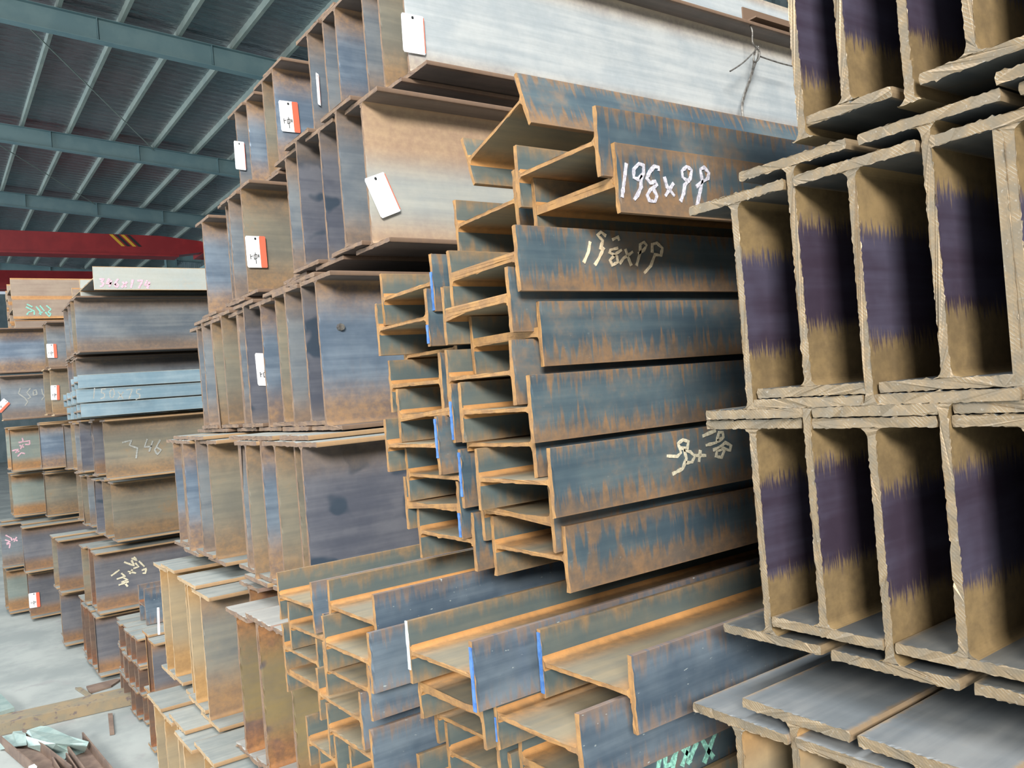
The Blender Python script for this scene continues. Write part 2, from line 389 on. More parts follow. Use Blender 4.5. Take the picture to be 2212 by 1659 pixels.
# ------------------------------------------------------------------ setting
Y0, Y1, X0, X1 = -14.0, 9.6, -46.0, 2.4
fl = boxes('floor', [(-50, 22, -22, 12, -.2, 0)], M['concrete']); tag(fl, kind='structure')
def roof_z(y): return 8.95 - .07*y
def ceiling():
    per = .25; nx = int((X1-X0)/per)*4; rows = [Y0, -8, -3, 1, 5, Y1]
    V, Fc = [], []
    for j, y in enumerate(rows):
        for i in range(nx+1):
            x = X0 + (X1-X0)*i/nx
            V.append((x, y, roof_z(y) + (.008 if (i % 4) in (1, 2) else 0)))
    for j in range(len(rows)-1):
        for i in range(nx):
            a = j*(nx+1)+i; Fc.append((a, a+nx+1, a+nx+2, a+1))
    o = new_obj('ceiling', V, Fc, M['foil']); tag(o, kind='structure')
    md = o.modifiers.new('thickness', 'SOLIDIFY'); md.thickness = .05; md.offset = 1
    # purlins along x, each a C-section hung under the sheeting
    y = -13.4
    while y < Y1:
        z = roof_z(y)-.01
        boxes('purlin', [(X0, X1, y-.004, y+.004, z-.17, z), (X0, X1, y-.004, y+.062, z-.176, z-.17), (X0, X1, y-.004, y+.062, z-.006, z)], M['purlin'], o)
        y += .98
    # rafters along y following the slope
    for k, x in enumerate((-40.6, -34.6, -28.6, -22.3, -15.7, -9.2, -3.0)):
        V = []; Fc = []
        def sl(x0, x1, d0, d1):
            a = len(V)
            for yy in (Y0, Y1):
                zz = roof_z(yy)-.19
                V.extend([(x0, yy, zz-d0), (x1, yy, zz-d0), (x1, yy, zz-d1), (x0, yy, zz-d1)])
            Fc.extend([(a, a+1, a+2, a+3), (a+7, a+6, a+5, a+4), (a, a+4, a+5, a+1), (a+1, a+5, a+6, a+2), (a+2, a+6, a+7, a+3), (a+3, a+7, a+4, a)])
        sl(x-.09, x+.09, 0, .01); sl(x-.004, x+.004, .01, .40); sl(x-.09, x+.09, .40, .412)
        yy = Y0+1.2
        ra = new_obj('rafter', V, Fc, M['rafter'], o)
        # web stiffeners
        bl = []
        while yy < Y1:
            zz = roof_z(yy)-.19
            bl.append((x-.08, x+.08, yy, yy+.012, zz-.41, zz-.005)); yy += 1.96
        boxes('stiffener', bl, M['rafter'], ra)
    return o
ceil_o = ceiling()
# tie rods crossing the bays
for k, (a, b) in enumerate([((-15.6, 1.4), (-22.2, 5.2)), ((-22.2, 1.0), (-28.5, 4.8))]):
    tube('tie_rod', [(a[0], a[1], roof_z(a[1])-.25), (b[0], b[1], roof_z(b[1])-.25)], .012, M['purlin'], ceil_o)

def back_wall():
    V, Fc = [], []; n = int((X1-X0)/.3)*4
    for i in range(n+1):
        x = X0+(X1-X0)*i/n; d = .03 if (i % 4) in (1, 2) else 0
        V += [(x, Y1+d, 0), (x, Y1+d, 8.25)]
    for i in range(n): Fc.append((2*i, 2*i+2, 2*i+3, 2*i+1))
    o = new_obj('wall_back', V, Fc, M['clad']); tag(o, kind='structure')
    md = o.modifiers.new('thickness', 'SOLIDIFY'); md.thickness = .02
    return o
back_wall()
wl = boxes('wall_left', [(X0-.1, X0, Y0, Y1, 0, 8.0)], M['clad']); tag(wl, kind='structure')

def crane(x, ztop, h, yend, label, stripes):
    t = empty('crane_girder', (x, yend, ztop-h)); tag(t, label, 'crane', 'overhead crane girders under the roof')
    # tapered box girder along y, haunched at the runway end
    Lb = 20.0; w = .22
    prof = [(-Lb, 0), (-1.2, 0), (-.35, .22*h), (-.35, .80*h), (-1.6, h), (-Lb, h)]
    V = [(-w, a, b) for a, b in prof] + [(w, a, b) for a, b in prof]; n = len(prof)
    Fc = [tuple(range(n))[::-1], tuple(range(n, 2*n))] + [(i, (i+1) % n, n+(i+1) % n, n+i) for i in range(n)]
    g = new_obj('box_girder', V, Fc, M['crane_red'], t)
    boxes('bottom_flange', [(-.3, .3, -Lb, -1.1, -.05, 0)], M['crane_red'], t)
    boxes('end_carriage', [(-.9, .9, -.35, .05, .15*h, .75*h)], M['crane_red'], t)
    if stripes:
        for k in range(4):
            y = -3.05 + k*.16
            V = [(.225, y, h*.98), (.225, y+.1, h*.98), (.225, y+.42, h*.40), (.225, y+.32, h*.40)]
            V += [(a+.006, b, c) for a, b, c in V]
            new_obj('hazard_stripe', V, [(3, 2, 1, 0), (4, 5, 6, 7), (0, 1, 5, 4), (1, 2, 6, 5), (2, 3, 7, 6), (3, 0, 4, 7)], M['black' if k % 2 else 'crane_yellow'], t)
    return t
crane(-27.2, 7.12, .60, 7.9, 'red overhead crane girder with black and yellow hazard stripes', True)
crane(-33.6, 7.05, .62, 7.9, 'darker red crane girder lower and farther behind the striped one', False)
rw = boxes('crane_runway', [(X0, X1, 7.85, 8.05, 6.30, 6.42), (X0, X1, 7.90, 8.0, 5.9, 6.3)], M['rafter']); tag(rw, 'long grey-green crane runway beam along the back wall', 'crane')
for x in (-40.6, -34.6, -28.6, -22.3, -15.7, -9.2, -3.0):
    c = boxes('column', [(x-.15, x+.15, 8.2, 8.22, 0, 7.9), (x-.15, x+.15, 8.58, 8.6, 0, 7.9), (x-.006, x+.006, 8.22, 8.58, 0, 7.9), (x-.1, x+.1, 7.88, 8.2, 5.7, 5.89)], M['rafter']); tag(c, kind='structure')

ORD = ['first', 'second', 'third', 'fourth', 'fifth', 'sixth', 'seventh', 'eighth', 'ninth', 'tenth', 'eleventh', 'twelfth']

# ------------------------------------------------------------------ near flame-cut stack (right)
def near_tier(xs, zlo, y, H, B, first_low, desc, tiername, grp, ydel=None, **kw):
    for i, x in enumerate(xs):
        low = (i % 2 == 0) == first_low
        yy = y + (ydel[i] if ydel else random.uniform(-.004, .004))
        lab = 'flame-cut %s H-beam, %s from left in the %s of the nearest stack' % (desc, ORD[i], tiername)
        k2 = dict(kw)
        if tiername == 'top tier' and i in (0, 2): k2['fl_recess'] = (0, .30)
        beam(lab, grp, 'upright', x, zlo if low else zlo+.0236, yy, H=H, B=B, tf=.0112, tw=.0095, L=5.0, amp=.0005, step=.0034, tilt=math.radians(random.uniform(-.1, .1)), r=.009, chamfer=.004, **k2)
G = 'flame-cut H-beams in the nearest stack'
near_tier([-.537, -.484, -.417, -.355, -.287], 1.7055, .80, .268, .100, True, 'purple-scaled', 'top tier', G, web='webN', fl='flN', end='endN')
near_tier([-.635, -.557, -.483, -.405, -.3315, -.252], 1.4118, .80, .268, .140, True, 'purple-webbed', 'second tier', G, web='webN', fl='flN', end='endN')
near_tier([-.641, -.561, -.486, -.409, -.334, -.258], 1.1425, .80, .268, .140, True, 'ochre-edged', 'third tier', G, web='webN', fl='flN', end='endN')
near_tier([-.652, -.578, -.506, -.431, -.358, -.286], .7990, .75, .268, .138, True, 'yellow-rusted', 'lowest tier', G, web='webY', fl='flNtop', end='endN')

# ------------------------------------------------------------------ 198 x 99 bundles lying on their sides
def b198(label, grp, R, y, tilt=0, **kw):
    k = dict(H=.198, B=.099, tf=.0085, tw=.0062, L=6.2, web='web198', fl='fl198', inner='in198', end='end198', amp=.0005, step=.010, r=.008, chamfer=.0015)
    k.update(kw)
    return beam(label, grp, 'side', R[0], R[1], y, tilt=math.radians(tilt), **k)
GA = 'small H-beams lying on their sides in the upper bundle'
A = {}
Adat = [
 ('Rt', (-1.090, 1.941-.012), .853, 17.4, 'tilted teal H-beam lying loose on top of the upper side-laid bundle'),
 ('R1', (-.847, 1.805), .785, .1, 'rusty H-beam on its side just above the beam chalked in white'),
 ('F1', (-.8375, 1.7525), .807, .3, 'H-beam on its side with white chalk 198x99 on its flange'),
 ('L0', (-1.090, 1.780), .819, 1.5, 'side-laid H-beam left of the white-chalked one, below the tilted beam'),
 ('F2', (-.975, 1.661), .725, .9, 'H-beam on its side with peach chalk 198x99 on blue-grey flange'),
 ('R2', (-.999, 1.6035), .722, .4, 'set-back side-laid H-beam just under the peach-chalked beam'),
 ('F3', (-.980, 1.5495), .761, 0, 'teal-flanged side-laid H-beam directly below the peach-chalked beam'),
 ('R3', (-1.006, 1.4955), .723, -.2, 'set-back side-laid H-beam below the first unmarked teal flange'),
 ('F4', (-.954, 1.439), .712, 0, 'side-laid H-beam with blue-teal flange directly above the cream-chalked beam'),
 ('R4', (-.978, 1.3850), .730, .6, 'set-back side-laid H-beam just above the cream-chalked beam'),
 ('F5', (-.920, 1.332), .712, .8, 'H-beam on its side with upside-down cream chalk numbers'),
 ('R5', (-.968, 1.272), .746, .6, 'set-back side-laid H-beam below the cream-chalked beam'),
 ('F6', (-.955, 1.213), .755, .1, 'lowest right H-beam of the upper bundle with dull purple-brown flange'),
 ('L1', (-1.214, 1.661), .719, .9, 'side-laid H-beam with blue paint on its flange end, topmost at left'),
 ('L2', (-1.222, 1.6035), .708, .3, 'left side-laid H-beam right under the blue-painted topmost left beam'),
 ('L3', (-1.234, 1.550), .768, 0, 'third side-laid H-beam down the left column of the upper bundle'),
 ('L4', (-1.222, 1.494), .725, -.2, 'fourth side-laid H-beam down the left column of the upper bundle'),
 ('L5', (-1.180, 1.438), .716, 0, 'fifth side-laid beam down the upper bundle\'s left column, blue flange tip'),
 ('L6', (-1.203, 1.385), .697, .4, 'sixth side-laid beam down the upper bundle\'s left column, rounded blue-edged flange'),
 ('L7', (-1.176, 1.328), .722, 0, 'seventh side-laid beam down the upper bundle\'s left column, bright blue edge'),
 ('L8', (-1.200, 1.273), .727, 0, 'next-to-lowest side-laid beam in the upper bundle\'s left column'),
 ('L9', (-1.178, 1.219), .738, 0, 'lowest side-laid beam in the upper bundle\'s left column'),
]
for k, R, y, tl, lab in Adat:
    kw = {}
    if k == 'Rt': kw = dict(H=.198)
    if k in ('F3', 'F4', 'F5'): kw['tone'] = -.01
    if k in ('F1', 'F6'): kw['tone'] = .16
    if k == 'F2': kw['fl'] = 'fl198'
    if k == 'R4': kw['fl_recess'] = (0, .02)
    A[k] = b198(lab, GA, R, y, tl, **kw)
GB = 'small H-beams lying on their sides in the lower bundle'
Bdat = [
 ('r1', (-.774, .893+.180), .701, .8, 'web198', 'blue198', 'dark side-laid H-beam second from right at the top of lower bundle'),
 ('r2', (-.812, 1.007), .640, 1.2, 'web198', 'blue198', 'side-laid H-beam with short scuffed blue flange in the lower bundle'),
 ('last', (-.845, .914), .700, 0, 'web198', 'fl198', 'side-laid H-beam with mint-green chalk at the bottom of the picture'),
 ('c1', (-.988, 1.071), .600, 1.8, 'web198', 'blue198', 'side-laid H-beam with blue-painted right edge and white-painted left edge'),
 ('c2', (-1.025, .9965), .632, 2.2, 'web198', 'in198', 'side-laid H-beam under the blue and white painted beam'),
 ('c3', (-1.066, .928), .680, 2.0, 'web198', 'in198', 'orange side-laid H-beam two below the blue and white painted beam'),
 ('c4', (-1.050, .866), .690, 2.0, 'web198', 'in198', 'orange side-laid H-beam three below the blue and white painted beam'),
 ('cm', (-.829, .856), .695, 0, 'web198', 'in198', 'side-laid H-beam below the scuffed blue flange, cut by picture bottom'),
 ('bl', (-1.085, .812), .650, 1.0, 'web198', 'in198', 'side-laid H-beam whose left flange peeks out right of the scratched flange'),
 ('m1', (-1.262, 1.099), .585, .8, 'web198', 'blue198', 'topmost middle side-laid H-beam of lower bundle with long blue flange'),
 ('m2', (-1.250, 1.0405), .565, 1.8, 'web198', 'blue198', 'side-laid H-beam with dark scratched flange in middle of lower bundle'),
 ('m3', (-1.283, .984), .575, 1.6, 'web198', 'blue198', 'side-laid H-beam under the dark scratched one in lower bundle'),
 ('m4', (-1.334, .921), .578, .5, 'web198', 'blue198', 'side-laid H-beam with pale blue edge, fourth down the middle column'),
 ('m5', (-1.305, .863), .580, 1.2, 'web198', 'blue198', 'side-laid H-beam with big flange covered in light scratches'),
 ('l1', (-1.541, 1.077), .586, 2.0, 'web198', 'blue198', 'topmost left side-laid H-beam of the lower bundle'),
 ('l2', (-1.500, 1.0215), .590, 2.4, 'web198', 'blue198', 'second side-laid H-beam down the lower bundle\'s left column'),
 ('l3', (-1.551, .965), .592, 1.9, 'web198', 'in198', 'third side-laid H-beam down the lower bundle\'s left column'),
 ('l4', (-1.566, .914), .597, 1.9, 'web198', 'in198', 'fourth side-laid H-beam down the lower bundle\'s left column'),
 ('l5', (-1.480, .801), .585, 1.2, 'web198', 'in198', 'set-back side-laid beam under the lower bundle\'s left column'),
 ('l6', (-1.462, .746), .600, 1.8, 'web198', 'in198', 'lowest set-back side-laid beam under the lower bundle\'s left column'),
 ('m6', (-1.322, .789), .600, 1.0, 'web198', 'in198', 'side-laid beam directly under the flange covered in light scratches'),
]
BB = {}
for k, R, y, tl, wb, flm, lab in Bdat:
    kw = dict(H=.15) if k in ('l5', 'l6') else (dict(H=.135) if k == 'm6' else {})
    BB[k] = b198(lab, GB, R, y, tl, web=wb, fl=flm, tone=random.uniform(-.02, .03), **kw)

# ------------------------------------------------------------------ tall middle stack of 346 x 174 beams
KM = 1.145            # these beams are 396 deep: the whole stack stands that much farther out
MS = 'tall middle stack'
ROWN = {'t0': 'top tier', 't1': 'second tier', 't2': 'third tier', 't3': 'fourth tier', 't4': 'fifth tier', 't5': 'lowest tier'}
def tier(xs, zlo, y, hi, rown, stack, H=.346, B=.174, webs=None, fl='flM', end='endM', base='webM', ys=None, tones=None, desc='brown-edged', L=6.0, side='right', extra=None, dz=.012, amp=.0006, step=.012):
    out = []
    kk = KM if stack == MS else 1.0
    for i, x in enumerate(xs):
        wb = (webs[i] if webs and i < len(webs) and webs[i] else base)
        yy = y + (ys[i] if ys else random.uniform(-.012, .012))
        d = {'webM': 'blue-grey', 'webM_dark': 'dark stained', 'webM_brown': 'brown-grey', 'webM_blue': 'bluish', 'pale': 'pale bleached', 'pale_tan': 'pale tan', 'webY': 'ochre', 'webY_grey': 'grey-patched', 'webP': 'mustard', 'webR': 'dark rusty', 'webG': 'green-grey', 'webS': 'slate-grey', 'galv': 'light blue'}[wb]
        lab = '%s H-beam, %s from right, %s of the %s' % (d, ORD[i], rown, stack)
        if i == 0: lab = '%s H-beam, rightmost, %s of the %s' % (d, rown, stack)
        if len(xs) == 1: lab = '%s H-beam, %s of the %s' % (d, rown, stack)
        kw = dict(extra[i]) if extra and i in extra else {}
        out.append(beam(lab, 'upright H-beams in the ' + stack, 'upright', x*kk, 1.47 + (zlo + (dz if hi[i] else 0) - 1.47)*kk, yy*kk, H=H*kk, B=B*kk, tf=.010*kk, tw=.007*kk, web=wb, fl=fl, end=end, L=L, amp=amp, step=step, tone=random.uniform(-.02, .03), lum=random.uniform(-.1, .08), **kw))
    return out
MS = 'tall middle stack'
T0 = tier([-1.775, -1.866, -2.000, -2.145, -2.235, -2.330, -2.650, -2.742, -2.970, -3.060], 2.252, 1.02,
     [1, 0, 1, 0, 1, 0, 1, 0, 1, 0], ROWN['t0'], MS, webs=['pale', 'webM_brown', 'webM', 'webM_blue', 'webM', 'webM', 'webM_blue', 'webM_brown', 'webM_blue', 'webM'])
T1 = tier([-1.712, -1.815, -1.937, -2.063, -2.180, -2.572, -2.668, -2.762, -3.010], 1.818, .85,
     [0, 1, 0, 1, 0, 1, 0, 1, 0], ROWN['t1'], MS, webs=['pale_tan', 'webM', 'webM_dark', 'webM_dark', 'webM', 'webM_brown', 'webM', 'webM', 'webM_blue'], extra={0: dict(tone=0)} if 0 else None)
T2 = tier([-1.762, -1.853, -1.953, -2.045, -2.178, -2.300, -2.392, -2.525, -2.617, -2.709, -2.801], 1.412, .745,
     [0, 1, 0, 1, 0, 1, 0, 1, 0, 1, 0], ROWN['t2'], MS, H=.348, webs=['webM_blue', 'webM_dark', 'webM', 'webM_brown', 'webM_blue', 'webM_dark', 'webM', 'webM_brown', 'webM_brown', 'webM', 'webM'])
T3 = tier([-1.665, -1.757, -1.849, -1.958, -2.050, -2.142, -2.430, -2.522, -2.665, -2.757, -2.862], 1.046, .645,
     [0, 1, 0, 1, 0, 1, 0, 1, 0, 1, 0], ROWN['t3'], MS, H=.350, fl='flgrey', webs=['webM_dark', 'webM_brown', 'webM_brown', 'webM_blue', 'webM_brown', 'webM', 'webM_brown', 'webM', 'webM_blue', 'webM_brown', 'webM_blue'])
T4 = tier([-2.290, -2.418, -2.510, -2.712, -2.830], .654, .570, [0, 1, 0, 1, 0], ROWN['t4'], MS, H=.346, fl='flgrey', end='endY',
     webs=['webY_grey', 'webY', 'webY', 'webY', 'webY'], base='webY')
T4b = tier([-1.660, -1.838, -1.998], .656, .572, [1, 1, 0], 'mustard group in the fifth tier', MS, H=.340, B=.170, fl='flP', base='webP', dz=.014, amp=.0012)
T4c = tier([-1.925+.0, -2.13], .660, .74, [1, 1], 'set-back fifth tier', MS, H=.346, B=.150, fl='flP', base='webP', amp=.0012) if 0 else []
T4d = tier([-2.135], .668, .640, [1], 'set-back fifth tier', MS, H=.348, B=.150, fl='flP', base='webP', amp=.0012)
T5 = tier([-1.775, -1.952, -2.110, -2.262, -2.375, -2.500, -2.600], .295, .495, [0, 0, 1, 0, 1, 0, 1], ROWN['t5'], MS, fl='flgrey', end='endY', base='webY', webs=['webP', 'webP', 'webY', 'webY', 'webY', 'webY', 'webY'])
# pale beam lying on its side on top of the pale web
pt = beam('bleached pale H-beam lying on its side on top of the tall middle stack', 'loose beams on top', 'side', -1.835*KM, 1.47+1.246*KM, 1.10*KM, H=.396, B=.194, web='pale', fl='pale', end='endM', L=6)
# short angle iron beside it
def angle_iron(name, label, p0, p1, leg, th, mat, roll=0, cat='angle iron', group=None):
    p0, p1 = Vector(p0), Vector(p1); d = p1-p0; L = d.length
    t = empty(name, p0); t.rotation_mode = 'QUATERNION'; t.rotation_quaternion = d.to_track_quat('Y', 'Z') @ Matrix.Rotation(roll, 4, 'Y').to_quaternion()
    tag(t, label, cat, group)
    boxes('leg', [(0, leg, 0, L, 0, th)], mat, t); boxes('leg', [(0, th, 0, L, th, leg)], mat, t)
    return t
angle_iron('angle_iron', 'small brown angle iron end resting on top of the pale beam\'s flange', (-1.735*KM, 2.30*KM, 1.47+1.153*KM), (-1.735*KM, 3.1*KM, 1.47+1.153*KM), .063, .006, M['flM'], 0)

# ------------------------------------------------------------------ far left stacks
FS = 'far stack below the crane'
def far_side(label, R, y, H, B, **kw):
    k = dict(tf=.009, tw=.007, L=5.5, amp=.0008, step=.03, end='endM'); k.update(kw)
    return beam(label, kw.get('group') or 'beams lying on their sides on the far stacks', 'side', R[0], R[1], y, H=H, B=B, **{a: b for a, b in k.items() if a != 'group'})
W0a = far_side('grey and orange side-laid H-beam with pink chalk 346x174 on far stack', (-5.36, 2.326), .86, .50, .140, web='flgrey', fl='flW0', end='endY')
W0b = far_side('ochre side-laid H-beam just left of the pink-chalked one', (-5.875, 2.326), .86, .346, .138, web='flgrey', fl='flV', end='endY')
def ftier(xs, z, y, rown, stack, **kw):
    return tier(xs, z, y, [i % 2 for i in range(len(xs))], rown, stack, step=.03, L=5.5, **kw)
ftier([-5.58, -5.76, -5.87, -5.97, -6.10], 1.900, .785, 'top tier', FS, webs=['webM', 'webM_brown', 'webM', 'webM', 'webM'], H=.340)
ftier([-5.78, -5.88, -6.02, -6.17, -6.28], 1.548, .800, 'second tier', FS, webs=['webM', 'webM_brown', 'webS', 'webS'], H=.340)
ftier([-5.12, -5.50, -5.62, -6.03, -6.24, -6.50, -6.90], 1.148, .815, 'third tier', FS, webs=['webM_brown', 'webS', 'webS', 'webM_dark', 'webM', 'webM_brown', 'webM'], H=.338, fl='flgrey')
ftier([-5.27, -5.43, -5.75, -6.10, -6.36, -6.60], .782, .840, 'fourth tier', FS, webs=['webM_brown', 'webM_brown', 'webM_dark', 'webM', 'webM_brown', 'webM_brown'], H=.342, fl='flgrey')
W5 = ftier([-5.30, -5.47, -5.66], .385, .725, 'fifth tier', FS, webs=['webS', 'webR', 'webM_brown'], H=.350, fl='flgrey')
ftier([-5.36, -5.52, -5.72, -5.92], .022, .730, 'floor tier', FS, webs=['webS', 'webR', 'webR', 'webR'], H=.345, fl='flgrey')
T_ = 'second far stack from the right'
ftier([-6.15, -6.30], .392, .640, 'upper tier', T_, webs=['webS', 'webM_brown'], H=.345, fl='flgrey')
ftier([-6.30, -6.48], .022, .665, 'lower tier', T_, webs=['webS', 'webM_brown'], H=.345, fl='flgrey')
U_ = 'third far stack from the right'
ftier([-7.30, -7.46], .390, .552, 'upper tier', U_, webs=['webS', 'webR'], H=.345, fl='flgrey')
ftier([-7.42, -7.58], .022, .565, 'lower tier', U_, webs=['webS', 'webR'], H=.345, fl='flgrey')
X_ = 'leftmost far stack'
X5 = ftier([-7.72, -7.90], .392, .440, 'upper tier', X_, webs=['webM', 'webM_brown'], H=.345, fl='flgrey')
ftier([-7.78, -7.95], .022, .450, 'lower tier', X_, webs=['webG', 'webM_brown'], H=.345, fl='flgrey')
V_ = 'far back-left stack'
ftier([-6.91, -7.08], 1.900, .775, 'top tier', V_, webs=['webM', 'webM_brown', 'webM_brown'], H=.340)
ftier([-6.70, -6.98], 1.548, .740, 'second tier', V_, webs=['webM_brown', 'webM_brown', 'webM'], H=.340, end='endY')
ftier([-7.04, -7.13], 1.165, .690, 'third tier', V_, webs=['webM_blue', 'webM_brown'], H=.335, fl='flgrey')
U3 = ftier([-7.50, -7.68], 1.150, .515, 'third tier left of it', V_, webs=['webG', 'webG'], H=.335, fl='flgrey')
ftier([-7.42, -7.52], .776, .730, 'fourth tier', V_, webs=['webM_brown', 'webM_brown'], H=.340, fl='flgrey')
ftier([-7.78, -7.90], .776, .530, 'fourth tier left of it', V_, webs=['webG', 'webM_brown'], H=.340, fl='flgrey')
VL1 = ftier([-7.30+.0], 1.900, .470, 'protruding top tier', V_, webs=['webM_blue'], H=.340)
VL2 = ftier([-7.26], 1.546, .482, 'protruding second tier', V_, webs=['webM'], H=.335, end='endY')
for k, (z, lab) in enumerate([(2.618, 'topmost brown side-laid H-beam on the far back-left stack'), (2.446, 'brown side-laid H-beam with mint chalk on the far back-left stack'), (2.330, '')]):
    if lab: o = far_side(lab, (-7.75 if k == 0 else -7.70, z), .632, .346, .168, web='flM', fl='flV', end='endY')
    if k == 1: Vc = o
for k in range(2): far_side('%s brown side-laid H-beam at the far left edge on the back-left stack' % ('upper' if k else 'lower'), (-8.14, 2.446+.172*k), .65, .346, .168, web='flM', fl='flV', end='endY')
far_side('lower brown side-laid H-beam under the mint-chalked one', (-7.72, 2.325-.02), .640, .346, .100, web='flM', fl='flV', end='endY')
# 150 x 75 bundle
GS = 'small light-blue H-beams on the far stack'
rows = {0: [(-5.02, 1.704, .690), (-5.21, 1.700, .70), ], 1: [(-5.03, 1.6255, .678), (-5.22, 1.622, .675), (-5.42, 1.620, .68)], 2: [(-5.00, 1.545, .690), (-5.19, 1.542, .70), (-5.39, 1.541, .69)]}
nm = ['top row', 'middle row', 'bottom row']
small = {}
for rr, L_ in rows.items():
    for i, (x, z, y) in enumerate(L_):
        small[(rr, i)] = beam('small light-blue side-laid H-beam, %s in the %s on the far stack' % (['rightmost', 'second from right', 'third from right'][i], nm[rr]), GS, 'side', x, z, y,
             H=.150, B=.074, tf=.007, tw=.005, L=4.5, web='galv', fl='galv', end='endM', amp=.0005, step=.03)

# low rusty pile between the stacks
Qn = 'low rusty pile at the aisle'
for j, z in enumerate((.012, .150, .288)):
    tier([-4.42-.055*i for i in range(6)], z, .770, [i % 2 for i in range(6)], ['lowest tier', 'middle tier', 'top tier'][j], Qn, H=.130, B=.098, fl='flgrey', base='webR', step=.03, dz=.009, L=5, webs=['webR']*6) if 0 else \
    tier([-4.36, -4.46, -4.56, -4.66, -4.76, -4.86], z, .762, [0]*6, ['lowest tier', 'middle tier', 'top tier'][j], Qn, H=.136, B=.097, fl='flgrey', base='webR', step=.03, L=5)
beam('short dark blue side-laid H-beam standing on the low rusty pile', 'loose beams on top', 'side', -4.55, .520, .85, H=.15, B=.185, web='webR', fl='blue198', end='endM', L=2, step=.03)
tier([-3.70, -3.82], .292, .700, [0, 1], 'upper tier', 'narrow orange pile', H=.262, B=.125, fl='flgrey', base='webR', end='end198', step=.03, webs=['webS', 'webR'])
tier([-3.72, -3.85, -3.98], .015, .72, [0, 1, 0], 'lower tier', 'narrow orange pile', H=.262, B=.125, fl='flgrey', base='webR', end='end198', step=.03, webs=['webR']*3)

# timber sleepers that carry the stacks (mostly hidden)
SL = 'timber sleepers under and between the tiers'
def sleeper(x0, x1, y, z0, z1, lab):
    o = boxes('timber_sleeper', [(x0, x1, y-.045, y+.045, z0, z1)], M['timber']); tag(o, lab, 'timber', SL)
for y, w in ((1.7, 'front'), (4.6, 'rear')):
    sleeper(-3.15, -1.80, y, 0, .124, 'thick %s timber sleeper under the tall middle stack' % w)
    sleeper(-2.40, -1.80, y+.1, .527, .536, 'thin %s timber shim under the mustard beams' % w)
    sleeper(-3.3, -1.80, y, .952, .984, 'thin %s timber batten under the fourth tier of the middle stack' % w)
    sleeper(-3.4, -1.90, y, 1.815, 1.866, 'thin %s timber batten under the second tier of the middle stack' % w)
    sleeper(-3.5, -1.95, y, 2.284, 2.364, '%s timber batten under the top tier of the middle stack' % w)
    sleeper(-.70, -.22, y, 0, .798, 'stout %s timber block under the nearest stack' % w)
    sleeper(-.70, -.22, y, 1.0915, 1.142, '%s timber batten above the lowest tier of the nearest stack' % w)
    sleeper(-1.72, -.78, y, 0, .694, 'stout %s timber block under the lower side-laid bundle' % w)
    sleeper(-1.38, -.80, y, 1.150, 1.162, 'thin %s batten between the two side-laid bundles' % w)

sleeper(-6.84, -6.71, 1.9, 0, 1.547, 'timber block under the brown second tier of the back-left stack')
sleeper(-8.44, -8.14, 1.9, 0, 2.361, 'tall timber stack under the far left side-laid beams')
sleeper(-8.02, -7.80, 1.9, 1.49, 2.254, 'timber block under the lower brown side-laid beam')
# ------------------------------------------------------------------ chalk writing and paint
def ribbon(name, strokes, mat, parent, w, normal=Vector((1, 0, 0)), off=.0016, lab=None):
    """flat chalk strokes lying on a plate: strokes are lists of world points on its face"""
    V, Fc = [], []
    rnd = random.Random(len(strokes)*7+int(w*1e5))
    for st in strokes:
        P = []
        for a, b in zip(st[:-1], st[1:]):           # subdivide
            k = max(1, int((b-a).length/(w*.9)))
            P += [a + (b-a)*j/k for j in range(k)]
        P.append(st[-1])
        n = len(P); k0 = len(V)
        for i, p in enumerate(P):
            d = (P[min(i+1, n-1)] - P[max(i-1, 0)])
            if d.length < 1e-6: d = Vector((0, 1, 0))
            t = normal.cross(d.normalized()) * w*.5*(rnd.uniform(.72, 1.18))
            e = normal*off
            for q in (p+t+e, p-t+e, p-t+e*.2, p+t+e*.2): V.append(q)
        for i in range(n-1):
            a = k0+4*i; b = a+4
            Fc += [(a, b, b+1, a+1), (a+1, b+1, b+2, a+2), (a+2, b+2, b+3, a+3), (a+3, b+3, b, a)]
        Fc += [(k0, k0+1, k0+2, k0+3), (k0+4*n-1, k0+4*n-2, k0+4*n-3, k0+4*n-4)]
    bpy.context.view_layer.update()
    inv = parent.matrix_world.inverted()
    V = [tuple(inv @ v) for v in V]
    o = new_obj(name, V, Fc, mat, parent)
    if lab: o['label'] = lab
    return o
def px_strokes(lst, x): return [[at_x(a, b, x) for a, b in s] for s in lst]
def arc(cx, cy, rx, ry, a0, a1, n=12):
    return [(cx+rx*math.cos(math.radians(a0+(a1-a0)*i/n)), cy+ry*math.sin(math.radians(a0+(a1-a0)*i/n))) for i in range(n+1)]
